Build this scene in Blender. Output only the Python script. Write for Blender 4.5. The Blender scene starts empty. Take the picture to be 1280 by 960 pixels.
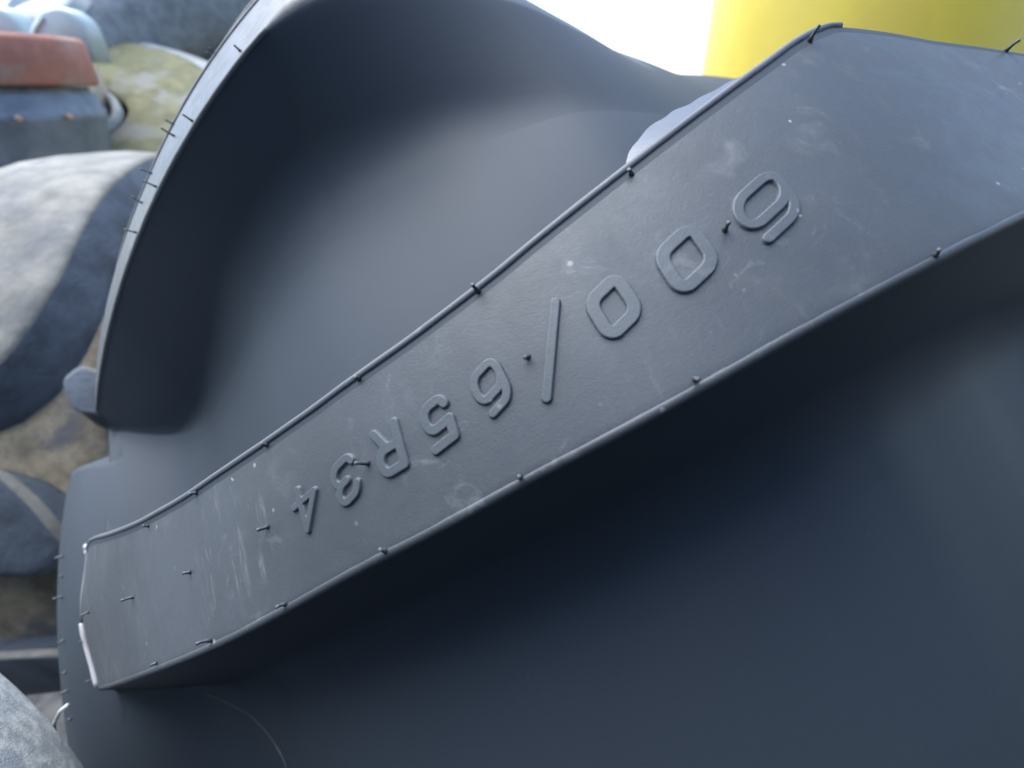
import bpy, bmesh, math, random
import numpy as np
from mathutils import Matrix, Vector, noise
random.seed(4)
sc = bpy.context.scene
COL = sc.collection
D2R = math.radians

# ------------------------------------------------------------------ camera
CAM_H = 1.4774
cam = bpy.data.cameras.new('camera'); cam_ob = bpy.data.objects.new('camera', cam); COL.objects.link(cam_ob)
cam_ob.location = (0, 0, CAM_H)
cam_ob.rotation_euler = (D2R(90 - 31), 0, 0)
cam.sensor_width = 36.0
cam.lens = 619.668 / 1280 * 36.0
cam.clip_start = 0.01; cam.clip_end = 600
cam.dof.use_dof = True; cam.dof.focus_distance = 0.17; cam.dof.aperture_fstop = 9.0
sc.camera = cam_ob

# ------------------------------------------------------------------ sky, sun, exposure
SUN_EL, SUN_AZ = D2R(62), D2R(-62)          # azimuth from +Y towards +X
w = bpy.data.worlds.new('World'); sc.world = w; w.use_nodes = True
nt = w.node_tree
sky = nt.nodes.new('ShaderNodeTexSky'); sky.sky_type = 'NISHITA'; sky.sun_disc = False
sky.sun_elevation = SUN_EL; sky.sun_rotation = SUN_AZ
sky.air_density = 1.0; sky.dust_density = 1.0; sky.ozone_density = 1.0
bgn = nt.nodes['Background']; bgn.inputs['Strength'].default_value = 0.06
nt.links.new(sky.outputs['Color'], bgn.inputs['Color'])
sun = bpy.data.lights.new('sun', 'SUN'); sun.energy = 1.0; sun.angle = D2R(70); sun.color = (.97, .99, 1)
sun_ob = bpy.data.objects.new('sun', sun); COL.objects.link(sun_ob)
sd = Vector((math.sin(SUN_AZ) * math.cos(SUN_EL), math.cos(SUN_AZ) * math.cos(SUN_EL), math.sin(SUN_EL)))
sun_ob.rotation_euler = sd.to_track_quat('Z', 'Y').to_euler()
sc.view_settings.view_transform = 'Standard'; sc.view_settings.look = 'None'
sc.view_settings.exposure = 3.02; sc.view_settings.gamma = 1.0

# ------------------------------------------------------------------ helpers
def tag(o, label=None, cat=None, group=None, kind=None):
    if label: o['label'] = label
    if cat: o['category'] = cat
    if group: o['group'] = group
    if kind: o['kind'] = kind
    return o
def empty(name, mat):
    o = bpy.data.objects.new(name, None); COL.objects.link(o); o.matrix_world = mat; o.empty_display_size = .1
    return o
def mesh_obj(name, verts, faces, mat, parent=None, smooth=True, fmats=None):
    me = bpy.data.meshes.new(name)
    me.from_pydata([tuple(map(float, v)) for v in verts], [], faces)
    mats = mat if isinstance(mat, (list, tuple)) else [mat]
    for m in mats: me.materials.append(m)
    if smooth: me.polygons.foreach_set('use_smooth', [True] * len(me.polygons))
    if fmats is not None: me.polygons.foreach_set('material_index', fmats)
    me.validate(); me.update()
    o = bpy.data.objects.new(name, me); COL.objects.link(o)
    if parent: o.parent = parent
    return o
def recalc(o):
    bm = bmesh.new(); bm.from_mesh(o.data); bmesh.ops.recalc_face_normals(bm, faces=bm.faces); bm.to_mesh(o.data); bm.free()
    return o
def grid_faces(nr, nc, close_c=False, flip=False):
    F = []
    for i in range(nr - 1):
        for j in range(nc if close_c else nc - 1):
            k = (j + 1) % nc
            q = (i * nc + j, i * nc + k, (i + 1) * nc + k, (i + 1) * nc + j)
            F.append(q[::-1] if flip else q)
    return F
def tube(pts, rad, n=8, caps=True):
    pts = [Vector(p) for p in pts]; V = []; F = []
    nrm = None
    for i, p in enumerate(pts):
        t = (pts[min(i + 1, len(pts) - 1)] - pts[max(i - 1, 0)]).normalized()
        if nrm is None: nrm = t.orthogonal().normalized()
        nrm = (nrm - t * nrm.dot(t)).normalized(); b = t.cross(nrm)
        r = rad[i] if hasattr(rad, '__len__') else rad
        for k in range(n):
            a = 2 * math.pi * k / n
            V.append(p + (nrm * math.cos(a) + b * math.sin(a)) * r)
    F = grid_faces(len(pts), n, True)
    if caps: F += [tuple(range(n))[::-1], tuple(range((len(pts) - 1) * n, len(pts) * n))]
    return V, F
def interp(x, xs, ys):
    # monotone cubic (Fritsch-Carlson) interpolation
    xs = np.asarray(xs, float); ys = np.asarray(ys, float); x = np.asarray(x, float)
    h = np.diff(xs); dl = np.diff(ys) / h
    m = np.zeros_like(xs); m[1:-1] = np.where(dl[:-1] * dl[1:] > 0, 2 * dl[:-1] * dl[1:] / np.where(dl[:-1] + dl[1:] == 0, 1, dl[:-1] + dl[1:]), 0)
    m[0] = dl[0]; m[-1] = dl[-1]
    i = np.clip(np.searchsorted(xs, x) - 1, 0, len(xs) - 2)
    t = (x - xs[i]) / h[i]
    c = np.clip(t, 0, 1); o = t - c
    r = (2*c**3-3*c**2+1)*ys[i] + (c**3-2*c**2+c)*h[i]*m[i] + (-2*c**3+3*c**2)*ys[i+1] + (c**3-c**2)*h[i]*m[i+1]
    return r + np.where(o < 0, o * h[i] * m[i], np.where(o > 0, o * h[i] * m[i+1], 0))

# ------------------------------------------------------------------ materials
class NB:
    def __init__(s, name):
        s.m = bpy.data.materials.new(name); s.m.use_nodes = True; s.t = s.m.node_tree
        s.b = s.t.nodes['Principled BSDF']; s.tc = s.n('ShaderNodeTexCoord')
    def n(s, typ, **kw):
        nd = s.t.nodes.new(typ)
        for k, v in kw.items():
            if k in nd.inputs: nd.inputs[k].default_value = v
            else: setattr(nd, k, v)
        return nd
    def l(s, a, b): s.t.links.new(a, b)
    def noise(s, scale, detail=4, rough=.55, vec=None, dist=0.0):
        nd = s.n('ShaderNodeTexNoise'); nd.inputs['Scale'].default_value = scale; nd.inputs['Detail'].default_value = detail
        nd.inputs['Roughness'].default_value = rough; nd.inputs['Distortion'].default_value = dist
        s.l(vec or s.tc.outputs['Object'], nd.inputs['Vector']); return nd.outputs['Fac']
    def mapped(s, loc=(0,0,0), rot=(0,0,0), scale=(1,1,1)):
        nd = s.n('ShaderNodeMapping'); nd.inputs['Location'].default_value = loc; nd.inputs['Rotation'].default_value = rot
        nd.inputs['Scale'].default_value = scale; s.l(s.tc.outputs['Object'], nd.inputs['Vector']); return nd.outputs['Vector']
    def ramp(s, fac, a, b, ca=0.0, cb=1.0):
        nd = s.n('ShaderNodeMapRange'); nd.interpolation_type = 'SMOOTHSTEP'
        nd.inputs['From Min'].default_value = a; nd.inputs['From Max'].default_value = b
        nd.inputs['To Min'].default_value = ca; nd.inputs['To Max'].default_value = cb
        s.l(fac, nd.inputs['Value']); return nd.outputs['Result']
    def mul(s, a, b, op='MULTIPLY'):
        nd = s.n('ShaderNodeMath'); nd.operation = op
        for k, v in ((0, a), (1, b)):
            if isinstance(v, (int, float)): nd.inputs[k].default_value = v
            else: s.l(v, nd.inputs[k])
        return nd.outputs[0]
    def mix(s, fac, a, b):
        nd = s.n('ShaderNodeMix'); nd.data_type = 'RGBA'
        if isinstance(fac, (int, float)): nd.inputs[0].default_value = fac
        else: s.l(fac, nd.inputs[0])
        for k, v in ((6, a), (7, b)):
            if isinstance(v, tuple): nd.inputs[k].default_value = (*v, 1)
            else: s.l(v, nd.inputs[k])
        return nd.outputs[2]
    def bump(s, h, dist, strength=1.0, prev=None):
        nd = s.n('ShaderNodeBump'); nd.inputs['Strength'].default_value = strength; nd.inputs['Distance'].default_value = dist
        s.l(h, nd.inputs['Height'])
        if prev: s.l(prev, nd.inputs['Normal'])
        return nd.outputs['Normal']
    def done(s, col=None, rough=None, normal=None, **kw):
        for nm, v in (('Base Color', col), ('Roughness', rough), ('Normal', normal)):
            if v is None: continue
            if isinstance(v, tuple): s.b.inputs[nm].default_value = (*v, 1)
            elif isinstance(v, (int, float)): s.b.inputs[nm].default_value = v
            else: s.l(v, s.b.inputs[nm])
        for k, v in kw.items(): s.b.inputs[k].default_value = v
        return s.m

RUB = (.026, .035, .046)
def rubber(name, base=RUB, rough=.5, dusty=1.0, streak=None, spec=.45):
    q = NB(name)
    big = q.noise(9, 5, .6); fine = q.noise(420, 3, .6); mid = q.noise(60, 5, .65, dist=.6)
    col = q.mix(q.ramp(big, .35, .7), base, tuple(c * (1 + .35 * min(1, dusty)) + .004 * min(1, dusty) for c in base))
    # thin handling dust in soft patches
    haze = q.mul(q.ramp(mid, .52, .78), q.ramp(q.noise(22, 4, .6, q.mapped((3, 1, 7))), .45, .7))
    col = q.mix(q.mul(haze, .42 * dusty), col, (.19, .20, .21))
    # pale specks
    spk = q.ramp(q.noise(330, 1, .4, q.mapped((5, 5, 5)), 0), .785, .825)
    spk = q.mul(spk, q.ramp(q.noise(30, 2, .5, q.mapped((9, 2, 4))), .42, .62))
    col = q.mix(q.mul(spk, .75 * dusty), col, (.34, .34, .34))
    # fine scuffs running across
    sc1 = q.ramp(q.noise(1.0, 3, .6, q.mapped((0, 0, 0), (0, .3, .5), (55, 420, 420))), .66, .80)
    sc1 = q.mul(sc1, q.ramp(q.noise(14, 3, .5, q.mapped((1, 8, 2))), .5, .66))
    col = q.mix(q.mul(sc1, .07 * dusty), col, (.24, .24, .24))
    if streak:
        for (pos, rad, tint, amt) in streak:
            vm = q.n('ShaderNodeVectorMath'); vm.operation = 'DISTANCE'
            mp = q.mapped(tuple(-p for p in pos)); vm2 = q.n('ShaderNodeVectorMath'); vm2.operation = 'DIVIDE'
            vm2.inputs[1].default_value = rad; q.l(mp, vm2.inputs[0]); q.l(vm2.outputs[0], vm.inputs[0]); vm.inputs[1].default_value = (0, 0, 0)
            near = q.ramp(vm.outputs['Value'], 1.0, .2)
            st = q.noise(1.0, 5, .65, q.mapped((0, 0, 0), (0, 0, 0), (260, 40, 40)), .4)
            st = q.mul(q.ramp(st, .54, .76), near)
            col = q.mix(q.mul(st, amt), col, tint)
    blot = q.mul(q.ramp(q.noise(85, 6, .7, q.mapped((4, 4, 1)), .8), .55, .72), q.ramp(q.noise(17, 3, .5, q.mapped((6, 1, 3))), .46, .62))
    col = q.mix(q.mul(blot, .35 * dusty), col, (.20, .21, .22))
    vs = q.n('ShaderNodeTexVoronoi'); vs.inputs['Scale'].default_value = 150; vs.inputs['Randomness'].default_value = 1.0
    q.l(q.tc.outputs['Object'], vs.inputs['Vector'])
    dots = q.mul(q.ramp(vs.outputs['Distance'], .16, .07), q.ramp(q.noise(60, 2, .5, q.mapped((8, 2, 6))), .60, .66))
    col = q.mix(q.mul(dots, .6 * dusty), col, (.30, .30, .30))
    rr = q.ramp(mid, .3, .75, rough - .06 * min(1, dusty), rough + .10 * min(1, dusty))
    nrm = q.bump(fine, .00025, .2)
    nrm = q.bump(q.noise(1500, 2, .6), .00012, .5 * min(1, dusty + .25), nrm)
    nrm = q.bump(q.noise(45, 4, .6), .0006, .12 * min(1, dusty + .1), nrm)
    return q.done(col, rr, nrm, **{'Specular IOR Level': spec})

def plain(name, col, rough=.5, metal=0.0, var=.25, scale=18, bump=.001, tint=None, tint_scale=7, tint_lo=.5, tint_hi=.65):
    q = NB(name)
    c = q.mix(q.ramp(q.noise(scale, 5, .6), .3, .7), tuple(x * (1 - var) for x in col), tuple(min(1, x * (1 + var)) for x in col))
    if tint: c = q.mix(q.ramp(q.noise(tint_scale, 6, .65, q.mapped((2, 3, 5))), tint_lo, tint_hi), c, tint)
    return q.done(c, rough, q.bump(q.noise(scale * 6, 4, .6), bump, .4), Metallic=metal)

# ================================================================== THE NEW TYRE (subject)
# tyre frame: u along the axle, radius rho, s = angle * R0 round the tread
R0, RC, DS = 0.82, 0.2598, 0.275336
AX = Matrix(((0.9359387601, -0.0675897373, -0.3456157761), (0.3014737572, 0.6610381712, 0.6871259782), (0.1820225562, -0.7473019226, 0.6390677784)))
CAM_LOC = Vector((-0.121023846, -0.925524539, -0.004237645))
centre = Vector((0, 0, CAM_H)) - AX @ CAM_LOC
T_ROOT = AX.to_4x4(); T_ROOT.translation = centre

def rho_top(u):
    u = np.asarray(u, float)
    return np.where(u > .05, .8152 - .1925 * (u - .05), R0 - u ** 2 / (2 * RC))
FLU = [-.47, -.455, -.435, -.417, -.395, -.365, -.325, -.29, -.25, -.20, -.15, -.10, -.05, 0, .05, .10, .15, .20, .25, .30, .36, .41, .44, .46, .47]
FLR = [.44, .470, .494, .513, .527, .535, .540, .560, .603, .660, .6985, .719, .7312, .734, .725, .706, .685, .662, .645, .634, .612, .575, .53, .49, .44]
def rho_floor(u): return interp(u, FLU, FLR)
def P3(u, s, rho):
    th = np.asarray(s) / R0
    return np.stack([np.asarray(u) + 0 * th, -rho * np.cos(th), rho * np.sin(th)], -1)
def normal_top(u, s):
    th = s / R0; n = Vector((min(float(u), .05) / RC, -math.cos(th), math.sin(th))); return n.normalized()

# lug edges measured round the tread: lower edge L(u), upper edge U(u)
LU = [-.3715, -.3515, -.2544, -.2179, -.184, -.1559, -.1318, -.1133, -.1014, -.0791, -.0581, -.031, .0166, .0555, .0921, .2015, .30]
LS = [-.0096, -.0096, -.0086, -.0075, -.0045, -.0012, .0010, .0031, .0045, .0068, .0095, .0134, .0197, .0249, .0297, .0442, .054]
UU = [-.373, -.3482, -.2806, -.247, -.2122, -.176, -.159, -.1455, -.1242, -.108, -.0929, -.0806, -.0664, -.0474, -.0342, -.0184, -.0006, .0117, .0256, .041, .0497, .0520, .0717, .093, .1174, .142, .1688, .191, .30]
US = [.1215, .1084, .0726, .0615, .0552, .0537, .0542, .0555, .0577, .0605, .0639, .0676, .0719, .0780, .0826, .0884, .0954, .1006, .1070, .1130, .1152, .1152, .113, .1078, .1037, .0989, .0935, .090, .078]
def sL(u): return interp(u, LU, LS)
def sU(u): return interp(u, UU, US)
def end_bulge(u, s):
    k = np.clip((-.24 - np.asarray(u)) / .13, 0, 1); k = k * k * (3 - 2 * k)
    return .0085 * k * np.exp(-((np.asarray(s) - .058) / .045) ** 2)
def ptop(u, s, lift=0.0): return Vector(P3(u, s, rho_top(u) + end_bulge(u, s)).tolist()) + normal_top(u, s) * lift

M_RUB = rubber('new_black_rubber', (.041, .048, .055), streak=[
    ((-.203, -.738, .022), (.020, .06, .034), (.34, .31, .27), .6), ((-.186, -.752, .028), (.010, .05, .018), (.28, .27, .26), .45),
    ((-.255, -.69, .03), (.03, .06, .035), (.20, .20, .21), .3),
    ((-.05, -.81, .018), (.045, .05, .015), (.25, .25, .27), .15)])
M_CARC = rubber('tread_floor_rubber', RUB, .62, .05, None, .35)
M_FLASH = rubber('mould_flash_rubber', (.42, .40, .41), .35, .6)
M_RIDGE = rubber('moulded_ridge_rubber', (.080, .088, .098), .6, .5)  # paler than the face: light caught along the bead is put into colour
M_HAIR = rubber('vent_hair_rubber', (.06, .065, .072), .4, .4)
M_LET = rubber('raised_letter_rubber', (.048, .058, .067), .48, .7)

tyre = empty('tractor_tyre', T_ROOT)
tag(tyre, 'new black tractor tyre with raised size lettering 600/65R34 upside down on its lug', 'tyre')

# carcass: one closed surface of revolution, fine where the camera is near
prof_u = np.concatenate([np.linspace(-.47, -.29, 40), np.linspace(-.285, .285, 90), np.linspace(.29, .47, 30)])
prof = [(float(u), float(rho_floor(u))) for u in prof_u]
prof += [(.472, .40), (.455, .365), (.42, .345), (.38, .338), (.355, .345), (.37, .40), (.36, .46), (.28, .52), (.15, .64), (0, .68),
         (-.15, .64), (-.28, .52), (-.36, .46), (-.37, .40), (-.355, .345), (-.38, .338), (-.42, .345), (-.455, .365), (-.472, .40)]
ths = np.concatenate([np.linspace(D2R(-50), D2R(15.2), 140), np.linspace(D2R(15.3), D2R(21.5), 90), np.linspace(D2R(21.8), D2R(70), 100), np.linspace(D2R(73), D2R(307), 79)])
V = []
for th in ths:
    s = th * R0
    for (u, r) in prof:
        if u < -.366 and r > .33:                    # the shoulder rib steps back just under the next lug
            k = min(1, max(0, (s - .2290 - .038 * min(1.2, max(0, (-.366 - u) / .05))) / .003)) * min(1, max(0, (.60 - s) / .004))
            u = u + (max(u, -.366 - .02 * (.53 - r)) - u) * k
        V.append((u, -r * math.cos(th), r * math.sin(th)))
nr, nc = len(ths), len(prof)
F = grid_faces(nr, nc, True)
F += [((nr - 1) * nc + j, (nr - 1) * nc + (j + 1) % nc, (j + 1) % nc, j) for j in range(nc)]
carcass = recalc(mesh_obj('carcass', V, F, M_CARC, tyre))

def lug_mesh(nose=None):
    us = np.concatenate([[-.378, -.3755, -.3735], np.linspace(-.3715, .12, 190), np.linspace(.128, .30, 16), [.3015, .302]])
    extra = [.028, .006, .0012] + [0] * 206 + [.004, .2]
    rows = []
    for u, ex in zip(us, extra):
        ue = max(min(u, .30), -.3725)
        a, b = float(sL(ue)), float(sU(ue))
        if nose: a += .028 * min(1, max(0, (-.29 - ue) / .085)) ** 1.5
        rt = float(rho_top(ue)); k = rt / R0
        H = max(.008, rt - float(rho_floor(ue)))
        def flank(alpha, rf, r):
            out = []
            for ph in np.linspace(0, math.pi / 2 - alpha, 6): out.append((-r + r * math.sin(ph), r - r * math.cos(ph)))
            a1, d1 = out[-1]
            rf = min(rf, .6 * H)
            dl = H - rf * (1 - math.sin(alpha))
            ta = math.tan(alpha)
            if dl > d1:
                for t in np.linspace(0, 1, 9)[1:]: out.append((a1 + (dl - d1) * t * ta, d1 + (dl - d1) * t))
            else:
                for t in range(8): out.append((a1, d1))
            a2, d2 = out[-1]
            ac, dc = a2 + rf * math.cos(alpha), H - rf - .0003
            for ph in np.linspace(alpha, math.pi / 2, 12)[1:]: out.append((ac - rf * math.cos(ph), dc + rf * math.sin(ph)))
            e0 = out[-1][0]; out += [(e0 + .007, H - .0001), (e0 + .016, H + .0002), (e0 + .032, H + .0014)]
            return out
        big = float(np.clip((u + .32) / .10, 0, 1))
        kn = 0.0
        if nose: kn = min(1, max(0, (u - nose[0]) / (nose[1] - nose[0])))
        low = flank(D2R(17 + 48 * kn ** .7), .0035 + .0405 * big, .0028 + .05 * kn ** .7)
        upp = flank(D2R(12), .008 + .020 * big, .0022)
        sec = [(b + aa / k, dd) for aa, dd in upp[::-1]]
        fa, fb = b - .0022 / k, a + (.0028 + .05 * kn ** .7) / k
        for t in np.linspace(0, 1, 34)[1:-1]: sec.append((fa + (fb - fa) * t, 0.0))
        sec += [(a - aa / k, dd) for aa, dd in low]
        mid = [(s, max(d, ex)) for s, d in sec]
        if nose:
            k2 = min(1, max(0, (u - nose[0]) / (nose[1] - nose[0]))); k2 = 1 - (1 - k2) ** 3 * (1 + 3 * k2)
            mid = [(s, d + (H + .0012 - d) * k2 if d < H else d + .0012 * k2) for s, d in mid]
        rows.append([tuple(P3(u, s, rho_top(ue) + end_bulge(ue, s) * (1 if d < .02 else 0) - d)) for s, d in mid])
    V = [v for r in rows for v in r]
    return V, grid_faces(len(rows), len(rows[0]))

def edge_path(fn, u0, u1, n, lift, ds=0.0):
    return [ptop(u, float(fn(u)) + ds, lift) for u in np.linspace(u0, u1, n)]
def wob(pts, r, amp=.12, seed=0):
    return [r * (1 + amp * noise.noise(Vector(p) * 160 + Vector((seed, 0, 0)))) for p in pts]

V, F = lug_mesh()
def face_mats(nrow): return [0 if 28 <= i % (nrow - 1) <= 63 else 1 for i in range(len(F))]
NROW = len(V) // 211
lug = recalc(mesh_obj('tread_lug', V, F, [M_RUB, M_CARC], tyre, True, face_mats(NROW)))
# moulding ridges along the two long edges and round the shoulder end
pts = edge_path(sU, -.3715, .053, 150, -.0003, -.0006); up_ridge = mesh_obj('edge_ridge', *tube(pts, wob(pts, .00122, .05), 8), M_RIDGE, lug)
pts = edge_path(sL, -.3715, .28, 150, -.0016, .0016); lo_ridge = mesh_obj('edge_ridge', *tube(pts, wob(pts, .0018, .05, 3), 10), M_RUB, lug)
def spath(knots, n=20):
    t = np.linspace(0, 1, len(knots)); tt = np.linspace(0, 1, n)
    c = [np.interp(tt, t, [k[i] for k in knots]) for i in range(3)]
    return list(zip(*c))
def flash(knots, r, mat=M_FLASH, par=None):
    pts = [ptop(u, s, l) for u, s, l in spath(knots)]
    return mesh_obj('mould_flash', *tube(pts, wob(pts, r, .2, 8), 8), mat, par or lug)
flash([(-.3735, .052, .0005), (-.3738, .030, .0006), (-.3715, -.0065, .0006)], .0017)
flash([(-.376, .040, -.002), (-.377, .018, -.002), (-.376, -.004, -.002), (-.372, -.010, -.001)], .0013, M_LET)
flash([(-.372, .125, .0006), (-.3725, .10, .0004), (-.3727, .052, .0004)], .0010, M_LET)
flash([(-.371, .1245, .001), (-.383, .131, .0006), (-.394, .139, .002), (-.402, .147, .004)], .0020)
flash([(-.372, .1195, .001), (-.384, .126, -.001), (-.396, .134, -.001)], .0015)

# ---- raised size marking, one raised character each
def arc(cx, cy, rx, ry, a0, a1, n=10):
    return [(cx + rx * math.cos(math.radians(a0 + (a1 - a0) * i / n)), cy + ry * math.sin(math.radians(a0 + (a1 - a0) * i / n))) for i in range(n + 1)]
def rrect(x0, y0, x1, y1, r):
    p = arc(x1 - r, y1 - r, r, r, 0, 90, 6) + arc(x0 + r, y1 - r, r, r, 90, 180, 6) + arc(x0 + r, y0 + r, r, r, 180, 270, 6) + arc(x1 - r, y0 + r, r, r, 270, 360, 6)
    return p + [p[0]]
GL = {  # centre lines in a unit-high box, x in -0.5..0.5, y in -0.5..0.5
 '0': [rrect(-.42, -.42, .42, .42, .24)],
 '6': [rrect(-.42, -.42, .42, .13, .25), [(-.42, -.16), (-.42, .16)] + arc(-.16, .16, .26, .26, 180, 90, 6) + [(.26, .42)]],
 '5': [[(.36, .42), (-.36, .42), (-.40, .06)] + [(-.12, .08)] + arc(.12, -.17, .27, .25, 90, -90, 9) + [(-.10, -.42)] + arc(-.16, -.22, .24, .20, 270, 195, 4)],
 'R': [[(-.38, -.44), (-.38, .42)], [(-.38, .42), (.12, .42)] + arc(.14, .19, .25, .23, 90, -90, 8) + [(-.38, -.04)], [(.06, -.04), (.40, -.44)]],
 '3': [arc(-.10, .20, .26, .22, 165, 90, 4) + [(.06, .42)] + arc(.12, .22, .24, .20, 90, -90, 8) + [(-.04, .02)], [(.02, .02), (.12, .02)] + arc(.14, -.20, .26, .22, 90, -90, 8) + [(-.08, -.42)] + arc(-.12, -.22, .26, .20, 270, 195, 4)],
 '4': [[(.14, -.44), (.14, .44), (-.42, -.16), (.42, -.16)]],
 '/': [[(-.5, -.5), (.5, .5)]],
}
CHARS = [  # character, u, s, half width axis, half height axis (millimetres in the face plane)
 ('6', -.0207, .0495, (9.1, 1.5), (1.4, 7.4)), ('0', -.0466, .0435, (7.4, 1.25), (1.0, 6.9)), ('0', -.0686, .0388, (6.3, 1.2), (.65, 6.6)), ('/', -.0870, .0349, (8.2, 0), (0, 10.4)),
 ('6', -.1047, .0321, (5.0, 1.35), (.33, 6.3)), ('5', -.1207, .0293, (5.0, .6), (.45, 6.5)), ('R', -.1359, .0287, (5.0, .0), (.85, 6.9)), ('3', -.1510, .0262, (5.3, 1.1), (.42, 6.0)), ('4', -.1661, .0245, (5.6, .6), (.5, 6.7))]
cpos = [ptop(c[1], c[2]) for c in CHARS]
def seg_dist(px, py, a, b):
    ax, ay = a; bx, by = b; dx, dy = bx - ax, by - ay; L = dx * dx + dy * dy + 1e-18
    t = np.clip(((px - ax) * dx + (py - ay) * dy) / L, 0, 1)
    return np.hypot(px - ax - t * dx, py - ay - t * dy)
def make_char(i):
    ch, u, s, hx, hy = CHARS[i]; hx = Vector(hx) * .00107; hy = Vector(hy) * .00112; wd = 2 * (abs(hx.x) + abs(hy.x)); ht = 2 * (abs(hx.y) + abs(hy.y))
    X = cpos[i]; n = normal_top(u, s)
    x = cpos[min(i + 1, 8)] - cpos[max(i - 1, 0)]; x = (x - n * x.dot(n)).normalized(); y = n.cross(x)
    hs = {'/': .0014, '6': .0015 if i == 0 else .00128, '4': .00115, '3': .0013}.get(ch, .00148 if i > 3 else .00185)          # half stroke
    kx, ky = (1.0, 1.0) if ch == '/' else (.80, .88) if ch in 'R4' else (.84, .84)
    fx = 2 * (1 - hs / hx.length) / kx; fy = 2 * (1 - hs / hy.length) / ky
    if ch == '/': fx = fy = 2 * (1 - hs / .013)
    step = .00022; bev = .00042; hgt = .0011
    nx, ny = int((wd + .004) / step), int((ht + .004) / step)
    gx = (np.arange(nx) - nx / 2 + .5) * step; gy = (np.arange(ny) - ny / 2 + .5) * step
    px, py = np.meshgrid(gx, gy, indexing='ij')
    sdf = np.full(px.shape, 1.0)
    for st in GL[ch]:
        q = [tuple(hx * (a * fx) + hy * (b * fy)) for a, b in st]
        for a, b in zip(q, q[1:]): sdf = np.minimum(sdf, seg_dist(px, py, a, b))
    sdf = sdf - hs
    t = np.clip((-sdf + bev * .6) / bev, 0, 1); hh = hgt * t * t * (3 - 2 * t) - .00015
    V = []
    for a in range(nx):
        for b in range(ny):
            p = X + x * float(px[a, b]) + y * float(py[a, b])
            uu = p.x; th = math.atan2(p.z, -p.y); nn = normal_top(uu, th * R0)
            V.append(Vector(P3(uu, th * R0, float(rho_top(uu)) ).tolist()) + nn * float(hh[a, b]))
    F = [f for f in grid_faces(nx, ny) if sum(hh[k // ny, k % ny] > -.0001 for k in f) > 0]
    used = sorted({k for f in F for k in f}); mp = {k: j for j, k in enumerate(used)}
    o = mesh_obj('raised_slash' if ch == '/' else 'raised_letter' if ch == 'R' else 'raised_digit', [V[k] for k in used], [tuple(mp[k] for k in f) for f in F], M_LET, lug)
    return o
for i in range(9): make_char(i)

# smooth webs that catch the sky: one on the upper flank of the lug, one further over on the floor
M_WEB = plain('smooth_glossy_rubber', (.09, .095, .105), .2, 0, .1, 40, .0001)
def web(outer, inner, depth_of, par, skirt):
    tops = [Vector(P3(u, s, depth_of(u))) for u, s in outer]; inn = [Vector(P3(u, s, depth_of(u))) for u, s in inner]
    low = [Vector(P3(u, s + .004, depth_of(u) - skirt)) for u, s in outer]
    n = len(outer); V = inn + tops + low
    return recalc(mesh_obj('smooth_web', V, grid_faces(3, n), M_WEB, par, False))
def dens(k, n=24):
    t = np.linspace(0, 1, len(k)); tt = np.linspace(0, 1, n)
    return list(zip(np.interp(tt, t, [a for a, _ in k]) , np.interp(tt, t, [b for _, b in k]) + .0006 * np.sin(tt * 37) * np.sin(tt * 3.14)))
og = dens([(-.0470, .0785), (-.0436, .0841), (-.0372, .0915), (-.026, .0982), (-.0177, .0996), (-.0097, .1003), (-.0002, .1023), (.006, .1035)], 40)
def wdep(u, s): return float(rho_top(u)) - .004 - .47 * max(0, s - float(sU(u)))
V = []
for k in range(7):
    for u, s in og:
        s1 = float(sU(u)) - .003; V.append(Vector(P3(u, s1 + (s - s1) * k / 6, wdep(u, s1 + (s - s1) * k / 6))))
for u, s in og: V.append(Vector(P3(u, s + .003, wdep(u, s) - .06)))
recalc(mesh_obj('smooth_web', V, grid_faces(8, len(og)), M_WEB, lug, False))

# ---- vent hairs
HV, HF = tube([(0, 0, -.12), (0, 0, .35), (.05, 0, .7), (.12, .02, 1.0)], [.24, .14, .12, .15], 7)
hair_me = None
def hair(par, u, s, length=.0042, tilt=.35, base=None, nrm=None, thick=1.0, mat=None):
    global hair_me
    if hair_me is None:
        o = mesh_obj('vent_hair', HV, HF, M_RUB, par); hair_me = o.data; hair_me.materials[0] = M_HAIR
    else:
        o = bpy.data.objects.new('vent_hair', hair_me); COL.objects.link(o); o.parent = par
    n = nrm or normal_top(u, s); p = base or ptop(u, s)
    d = (n + Vector((random.uniform(-1, 1), random.uniform(-1, 1), random.uniform(-1, 1))) * tilt * .6).normalized()
    m = d.to_track_quat('Z', 'Y').to_matrix().to_4x4() @ Matrix.Rotation(random.uniform(0, 6.28), 4, 'Z')
    r = .0042 * thick
    o.matrix_basis = Matrix.Translation(p) @ m @ Matrix.Diagonal((r, r, length * random.uniform(.55, 1.3), 1))
    return o
FH = [(-.2473, .0568), (-.2121, .0528), (-.1757, .0517), (-.139, .0542), (-.0986, .0607), (-.0479, .0745), (.032, .1061), (-.2685, .0303), (-.2228, .0244),
      (-.1821, .0248), (-.1434, .028), (-.0931, .0358), (-.0338, .0474), (-.3355, .0462), (-.256, -.0048), (-.2178, -.004), (-.1818, -.0017), (-.1455, .0019),
      (-.1057, .0067), (-.0586, .013), (.0147, .0216), (.131, .0991)]
for u, s in FH: hair(lug, u, s, .0075 if u > .12 else .0050 if u > .03 else .0036)
for s in (.0365, .0009): hair(lug, -.3735, s, .0055)
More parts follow.
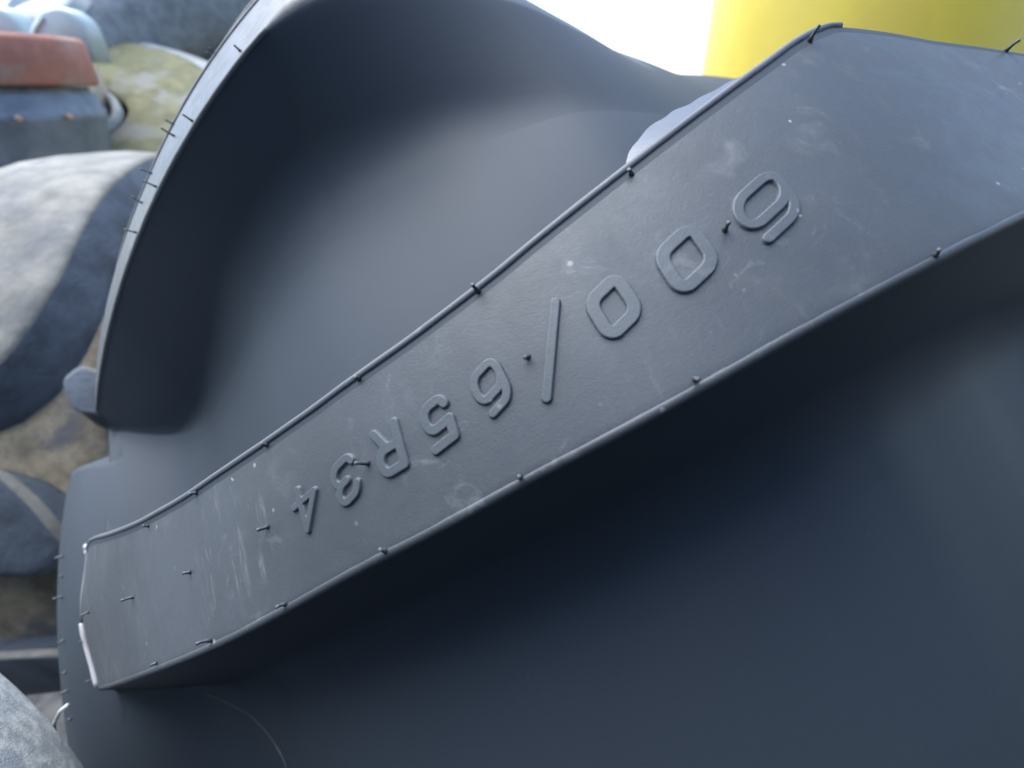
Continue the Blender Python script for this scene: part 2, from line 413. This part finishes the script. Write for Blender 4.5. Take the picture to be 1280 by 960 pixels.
# the next lug up, the same moulding one pitch further round
def copy_part(o, par, rot):
    c = o.copy(); COL.objects.link(c); c.parent = par
    c.matrix_basis = Matrix.Rotation(rot, 4, 'X') @ o.matrix_basis
    return c
PITCH = -DS / R0
V, F = lug_mesh((-.14, .17))
lug2 = recalc(mesh_obj('tread_lug', V, F, [M_RUB, M_CARC], tyre, True, face_mats(NROW))); lug2.matrix_basis = Matrix.Rotation(PITCH, 4, 'X')
sL2 = lambda u: sL(u) + .028 * np.clip((-.29 - u) / .085, 0, 1) ** 1.5
for fn, l, dd in ((sU, -.0003, -.0006), (sL2, -.0009, .0009)):
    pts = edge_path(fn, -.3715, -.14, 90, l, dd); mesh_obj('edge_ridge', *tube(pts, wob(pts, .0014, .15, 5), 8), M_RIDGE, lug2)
for u, s in [(-.1761, .0560), (-.174, .0537), (-.1559, .0064), (-.2141, .0540), (-.1924, .0), (-.2109, .0262), (-.2396, .0479), (-.2272, -.0014), (-.2499, .0314), (-.2527, .0)]:
    hair(lug2, u, s, .0055, .2, thick=.9)
copy_part(lug2, tyre, PITCH)
# hairs on the shoulder edge and on the tread floor
for s in (.155, .13, .105, .055, .02, .0, -.03):
    u = -.424; hair(carcass, 0, 0, .0045, .25, Vector(P3(u, s, float(rho_floor(u))).tolist()), Vector((-.8, -.5 * math.cos(s / R0), .5 * math.sin(s / R0))).normalized(), 1.3)
for (u, s) in ((.03, .16),):
    hair(carcass, 0, 0, .011, .05, Vector(P3(u, s, float(rho_floor(u))).tolist()), normal_top(0, s), 1.0)
# faint mould line where the floor dips from the shoulder web
pts = []
for t in np.linspace(0, 1, 30):
    u = -.318 + .055 * math.sin(math.pi * t * .75); s = -.052 - .10 * t
    pts.append(Vector(P3(u, s, float(rho_floor(u)) + .0002).tolist()))
mesh_obj('mould_line', *tube(pts, wob(pts, .0005, .6, 2), 6), M_HAIR, carcass)

# ================================================================== GROUND
gm = plain('dark_gravel', (.045, .045, .048), .9, 0, .35, 40, .01, (.09, .088, .085), 3)
gs = 300
mesh_obj('ground', [(-gs, -gs, 0), (gs, -gs, 0), (gs, gs, 0), (-gs, gs, 0)], [(0, 1, 2, 3)], gm, None, False)
tag(bpy.data.objects['ground'], kind='structure')

# ================================================================== BACKGROUND
def revolve(name, profile, mat, parent, n=96, closed=True, axis='X'):
    V = []
    for i in range(n):
        a = 2 * math.pi * i / n
        for (u, r) in profile:
            V.append((u, -r * math.cos(a), r * math.sin(a)) if axis == 'X' else (r * math.cos(a), r * math.sin(a), u))
    nc = len(profile); F = []
    for i in range(n):
        k = (i + 1) % n
        for j in range(nc if closed else nc - 1):
            m = (j + 1) % nc
            F.append((i * nc + j, i * nc + m, k * nc + m, k * nc + j))
    return recalc(mesh_obj(name, V, F, mat, parent))

M_DUST = plain('dusty_rubber', (.165, .16, .14), .85, 0, .35, 14, .004, (.085, .09, .10), 6, .46, .70)
M_DUSTC = plain('dusty_carcass', (.19, .16, .11), .9, 0, .5, 16, .004, (.085, .085, .09), 8, .48, .66)
M_FLANK = plain('worn_rubber_flank', (.06, .075, .095), .6, 0, .3, 25, .003)

# --- worn dusty tyre behind on the left
wR, wRC = .68, .9
wt = empty('worn_tyre', Matrix.Translation((-.85, 1.12, 0)))
tag(wt, 'dusty worn tyre with broad dark-sided lugs standing behind the new tyre', 'tyre')
wh = .05
wz = Vector((0, 0, .68))
prof = [(u, wR - wh - u * u / (2 * wRC)) for u in np.linspace(-.27, .27, 24)] + [(.30, .56), (.31, .48), (.29, .40), (.25, .34), (.23, .34), (.25, .42), (.22, .5), (0, .56), (-.22, .5), (-.25, .42), (-.23, .34), (-.25, .34), (-.29, .40), (-.31, .48), (-.30, .56)]
c = revolve('carcass', prof, M_DUSTC, wt, 128); c.location = wz
def wlug(poly, du, dth, grow=1.12, par=wt, dark=False):
    n0 = len(poly)
    pl = []
    for i in range(n0):                                     # densify + soften
        a, b = poly[i], poly[(i + 1) % n0]
        for t in (0, .25, .5, .75): pl.append((a[0] + (b[0] - a[0]) * t, a[1] + (b[1] - a[1]) * t))
    for _ in range(1):
        pl = [tuple((pl[i - 1][k] + 2 * pl[i][k] + pl[(i + 1) % len(pl)][k]) / 4 for k in (0, 1)) for i in range(len(pl))]
    cu = sum(p[0] for p in pl) / len(pl); ct = sum(p[1] for p in pl) / len(pl)
    rings = []
    def ring(f, off, dep):
        return [(cu + (u - cu) * f + du * off, ct + (t - ct) * f + dth * off, dep) for u, t in pl]
    R = [ring(f, 0, 0) for f in (.02, .3, .6, .85, .96)] + [ring(1.0, .0, .004), ring(1 + (grow - 1) * .15, .1, .014)] + [ring(1 + (grow - 1) * .8, .8, wh * .75), ring(grow, 1.0, wh + .004)]
    V = []
    for r in R:
        for u, t, d in r:
            rr = wR - u * u / (2 * wRC) - d
            V.append((u, -rr * math.cos(t), rr * math.sin(t)))
    n = len(pl); F = grid_faces(len(R), n, True); fm = [0 if (i // n < 5 and not dark) or (dark and 4 <= i // n <= 5) else 1 for i in range(len(F))]
    F.append(tuple(range(n))); fm.append(0)
    o = mesh_obj('tread_lug', V, F, [M_DUST, M_FLANK], par, True, fm)
    recalc(o); o.location = wz
    return o
wlug([(-.24, 2.0), (-.025, 2.0), (.08, 1.9), (.125, 1.40), (.150, 1.1013), (.155, .9755), (.145, .8574), (.12, .753), (.061, .6655), (-.2, .62)], .034, -.045, 1.05)
wlug([(.193, .7125), (.213, .7506), (.247, .7293), (.268, .6709), (.25, .6336), (.212, .6421)], .01, -.03, 1.3, wt, True)
wlug([(-.25, .60), (.067, .5499), (.127, .5114), (.164, .4432), (.205, .3269), (.165, .27), (.1, .28), (-.25, .33)], .02, -.05, 1.06, wt, True)
wlug([(-.25, .02), (.05, .05), (.14, .04), (.20, -.03), (.12, -.12), (-.25, -.15)], .02, -.04, 1.06, wt, True)
wlug([(.19, 1.9), (.26, 1.9), (.27, 1.25), (.26, 1.05), (.215, 1.10), (.20, 1.30)], .01, -.03, 1.1)

# --- pale weathered tyre close by at the lower left
M_PALE = plain('weathered_pale_rubber', (.52, .54, .53), .8, 0, .30, 160, .002, (.36, .39, .41), 60, .5, .62)
pt = empty('pale_tyre', Matrix.Translation((-.4756, -.043, 1.114)) @ Matrix.Rotation(1.888, 4, 'Z') @ Matrix.Rotation(.4919, 4, 'Y'))
tag(pt, 'pale grey weathered tyre at the lower left with one curled vent hair', 'tyre')
PR = .3112
kn = [(-.14, .36), (-.15, .44), (-.13, .52), (-.08, .555), (0, .57), (.08, .555), (.13, .52), (.15, .44), (.14, .36)]
pf = [(float(np.interp(t, range(9), [a for a, _ in kn])) * .622, max(float(np.interp(t, range(9), [b for _, b in kn])) - .2588, PR * .55)) for t in np.linspace(0, 8, 40)]
pf += [(.06, .165), (.05, .22), (.03, .27), (-.03, .27), (-.05, .22), (-.06, .165)]
pc = revolve('carcass', pf, M_PALE, pt, 160)
inv = pt.matrix_world.inverted()
hp = [(-.2467, .132, 1.1790), (-.2440, .1335, 1.1865), (-.2395, .1360, 1.1935), (-.2350, .1372, 1.1968)]
V, F = tube([inv @ Vector(p) for p in hp], [.0011, .0009, .0009, .0011], 8)
mesh_obj('vent_hair', V, F, M_PALE, pt)
def stack(loc, n, r, h, label, group=None, mat=None):
    t = empty('tyre_stack', Matrix.Translation(loc)); tag(t, label, 'tyre stack', group)
    for k in range(n):
        o = revolve('stacked_tyre', [(-.45 * h, r * .56), (-.48 * h, r * .75), (-.42 * h, r * .92), (-.2 * h, r), (.2 * h, r), (.42 * h, r * .92), (.48 * h, r * .75), (.45 * h, r * .56), (.3 * h, r * .53), (-.3 * h, r * .53)], mat or M_CARC, t, 64, True, 'Z')
        o.location = (.02 * math.sin(k * 2.1), .02 * math.cos(k * 1.7), h * (k + .5))
stack((-.60, -.12, 0), 4, .24, .205, 'stack of small dark tyres under the pale grey tyre')
for (x, y, n, wd) in ((-1.75, -.75, 9, 'far left'), (-.75, -1.45, 9, 'left of the middle'), (.40, -1.65, 9, 'middle'), (1.50, -1.20, 9, 'right of the middle'), (2.05, -.25, 9, 'far right')):  # added out of view behind the camera to block horizon light
    stack((x, y, 0), n, .55, .28, 'added unseen stack of dark tyres blocking horizon light, the one at the ' + wd, 'added unseen tyre stacks blocking horizon light')

# --- big grey tyre standing far behind
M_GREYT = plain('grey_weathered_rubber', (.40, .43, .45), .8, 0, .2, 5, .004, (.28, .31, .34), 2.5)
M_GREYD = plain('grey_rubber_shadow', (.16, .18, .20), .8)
gt = empty('grey_tyre', Matrix.Translation((-1.72, 3.25, 0)) @ Matrix.Rotation(D2R(-28), 4, 'Z'))
tag(gt, 'large grey weathered tyre standing upright at the back with short tread bars', 'tyre')
GR = 1.05
prof = [(u, GR - .05 - u * u / 1.6) for u in np.linspace(-.30, .30, 20)] + [(.34, .86), (.34, .70), (.27, .55), (.25, .56), (.30, .72), (.28, .85), (0, .93), (-.28, .85), (-.30, .72), (-.25, .56), (-.27, .55), (-.34, .70), (-.34, .86)]
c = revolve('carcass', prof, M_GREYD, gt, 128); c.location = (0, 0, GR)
def bar(par, th, u0, u1, wth, R):
    V = []; rows = []
    for u in np.linspace(u0, u1, 10):
        r = R - u * u / 1.6; t = th + (u - u0) * .5
        rows.append([(u, -(r + d) * math.cos(t + o), (r + d) * math.sin(t + o)) for o, d in ((-wth * 1.25, -.06), (-wth, -.005), (-wth * .9, 0), (wth * .9, 0), (wth, -.005), (wth * 1.25, -.06))])
    V = [v for r in rows for v in r]; n = 6
    F = grid_faces(10, n) + [tuple(range(n)), tuple(range(9 * n, 10 * n))]
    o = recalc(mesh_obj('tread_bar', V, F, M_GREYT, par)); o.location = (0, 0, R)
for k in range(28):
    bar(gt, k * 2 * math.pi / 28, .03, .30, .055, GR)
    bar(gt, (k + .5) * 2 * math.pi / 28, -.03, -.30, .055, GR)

# --- tyre lying tilted on a heap with a mossy yellow-green ring, and the rusty hub drum on it
M_MOSS = plain('yellow_green_moss', (.125, .122, .062), .9, 0, .25, 14, .004, (.17, .17, .145), 6)
M_LGREY = plain('light_grey_rubber', (.26, .27, .265), .8, 0, .15, 10, .003, (.19, .21, .20), 5)
M_DARK = plain('dark_gap', (.05, .05, .05), .8)
mt = empty('mossy_tyre', Matrix.Translation((-1.75, 2.17, 1.17)) @ Matrix.Rotation(D2R(24), 4, 'X') @ Matrix.Rotation(D2R(9), 4, 'Y'))
tag(mt, 'tilted light grey tyre with a mossy yellow green ring under the rusty drum', 'tyre')
revolve('sidewall', [(.22, .47), (.24, .60), (.245, .66), (.20, .74), (.10, .78), (-.10, .78), (-.20, .74), (-.24, .60), (-.24, .47), (0, .44)], M_LGREY, mt, 96, True, 'Z')
revolve('moss_ring', [(.20, .25), (.247, .26), (.252, .34), (.256, .42), (.262, .50), (.266, .57), (.256, .615), (.22, .62)], M_MOSS, mt, 96, True, 'Z')
revolve('bead_ring', [(.20, .20), (.25, .205), (.258, .22), (.25, .235), (.20, .24)], M_LGREY, mt, 96, True, 'Z')
revolve('dark_hole_disc', [(.20, .0), (.21, .19), (.20, .20), (.15, .2), (.15, 0)], M_DARK, mt, 64, False, 'Z')  # dark colour stands in for the shade in the centre hole
stack((-1.95, 2.42, 0), 3, .74, .28, 'stack of dark tyres holding up the tilted mossy tyre', None, M_FLANK)

M_HUB = plain('blue_grey_steel', (.19, .22, .26), .6, .2, .25, 9, .002, (.30, .33, .36), 5)
M_RUST = plain('rusty_red_steel', (.36, .155, .115), .8, 0, .2, 12, .003, (.34, .25, .21), 6)
M_GREEN = plain('green_grey_steel', (.26, .29, .24), .7, 0, .2, 8)
M_BOLT = plain('orange_rusted_bolt', (.55, .34, .24), .6)
hb = empty('hub_drum', Matrix.Translation((-1.585, 1.80, 1.22)))
tag(hb, 'blue grey steel hub drum with a rusty red band round its top', 'drum')
hr = .235
revolve('drum_body', [(-.05, .0), (-.05, hr - .04), (.06, hr - .02), (.065, hr - .016), (.15, hr - .008), (.165, hr + .004), (.19, hr + .004), (.20, hr - .006), (.235, hr - .006), (.24, hr - .02), (.255, hr - .02), (.262, 0)], M_HUB, hb, 96, False, 'Z')
revolve('drum_foot', [(-.08, 0), (-.08, hr - .035), (.05, hr - .014), (.055, 0)], M_GREEN, hb, 96, False, 'Z')
revolve('rusty_band', [(.258, 0), (.258, hr + .004), (.27, hr + .014), (.37, hr + .014), (.385, hr + .004), (.385, 0)], M_RUST, hb, 96, False, 'Z')
for a in (-100, -72, -48, -20):
    V, F = tube([(0, 0, 0), (0, 0, .02), (0, 0, .021)], [.009, .009, .005], 8)
    o = mesh_obj('bolt', V, F, M_BOLT, hb); o.matrix_basis = Matrix.Rotation(D2R(a), 4, 'Z') @ Matrix.Translation((hr + .002, 0, .178)) @ Matrix.Rotation(D2R(90), 4, 'Y')

# --- two white plastic canisters standing on the drum
M_WHITE = plain('white_plastic', (.36, .43, .44), .35, 0, .06, 10, .001)
def canister(loc, rot, sx, label):
    r = empty('plastic_canister', Matrix.Translation(loc) @ Matrix.Rotation(rot, 4, 'Z')); tag(r, label, 'canister', 'white canisters behind the rusty drum')
    out = [(-.10, 0)] + [(-.05, .07), (-.015, .105)] + arc(.03, .065, .05, .05, 110, 0, 10) + [(.08, .0)]
    V = []; ny = 7
    for j, (d, f) in enumerate(((-.055, .9), (-.05, .97), (-.03, 1), (0, 1), (.03, 1), (.05, .97), (.055, .9))):
        for (x, z) in out: V.append((x * f * sx, d, (z) * f * sx))
    n = len(out); F = grid_faces(ny, n, True) + [tuple(range(n)), tuple(range((ny - 1) * n, ny * n))]
    o = recalc(mesh_obj('canister_body', V, F, M_WHITE, r))
    V, F = tube([(-.085 * sx, -.056, .01), (-.03 * sx, -.058, .07 * sx), (-.005 * sx, -.056, .092 * sx)], .006, 8)
    mesh_obj('side_rib', V, F, M_WHITE, r)
    V, F = tube([(.055 * sx, -.05, .03), (.055 * sx, -.064, .03)], .007, 8)
    mesh_obj('drain_plug', V, F, M_HUB, r)
canister((-1.56, 2.10, 1.55), 0.1, 1.35, 'white plastic canister on the beige box behind the right of the rusty drum')
canister((-1.785, 2.10, 1.55), 0.1, 1.4, 'white plastic canister at the left edge of the photo behind the rusty drum')
M_BEIGE = plain('beige_cardboard', (.55, .47, .38), .9)
bx = empty('beige_box', Matrix.Translation((-1.79, 2.14, 1.30)))
tag(bx, 'beige box under the two white canisters behind the rusty drum', 'box')
bm = bmesh.new(); bmesh.ops.create_cube(bm, size=1.0); bmesh.ops.scale(bm, vec=(.42, .24, .25), verts=bm.verts); bmesh.ops.translate(bm, vec=(0, 0, .125), verts=bm.verts)
bmesh.ops.bevel(bm, geom=bm.edges[:], offset=.012, segments=2, affect='EDGES')
me = bpy.data.meshes.new('box_body'); bm.to_mesh(me); bm.free(); me.materials.append(M_BEIGE)
o = bpy.data.objects.new('box_body', me); COL.objects.link(o); o.parent = bx
o.location = (0, 0, -.0)

# --- yellow steel drum behind on the right
M_YEL = plain('yellow_paint', (.66, .50, .065), .4, 0, .05, 4, .0006, (.62, .46, .07), 2)
yd = empty('yellow_drum', Matrix.Translation((1.455, 2.45, 0)))
tag(yd, 'large yellow painted steel drum behind the tyre on the right', 'drum')
YR = .62
revolve('drum_shell', [(.01, 0), (.01, YR - .02), (.03, YR), (1.2, YR), (1.96, YR + .02), (2.3, YR + .05), (2.32, YR + .04), (2.32, 0)], M_YEL, yd, 128, False, 'Z')
V, F = tube([(0, 0, 0), (0, 0, .012), (0, 0, .013)], [.012, .012, .006], 8)
o = mesh_obj('bolt', V, F, M_HUB, yd); o.matrix_basis = Matrix.Rotation(D2R(-142), 4, 'Z') @ Matrix.Translation((YR + .01, 0, 1.78)) @ Matrix.Rotation(D2R(90), 4, 'Y')
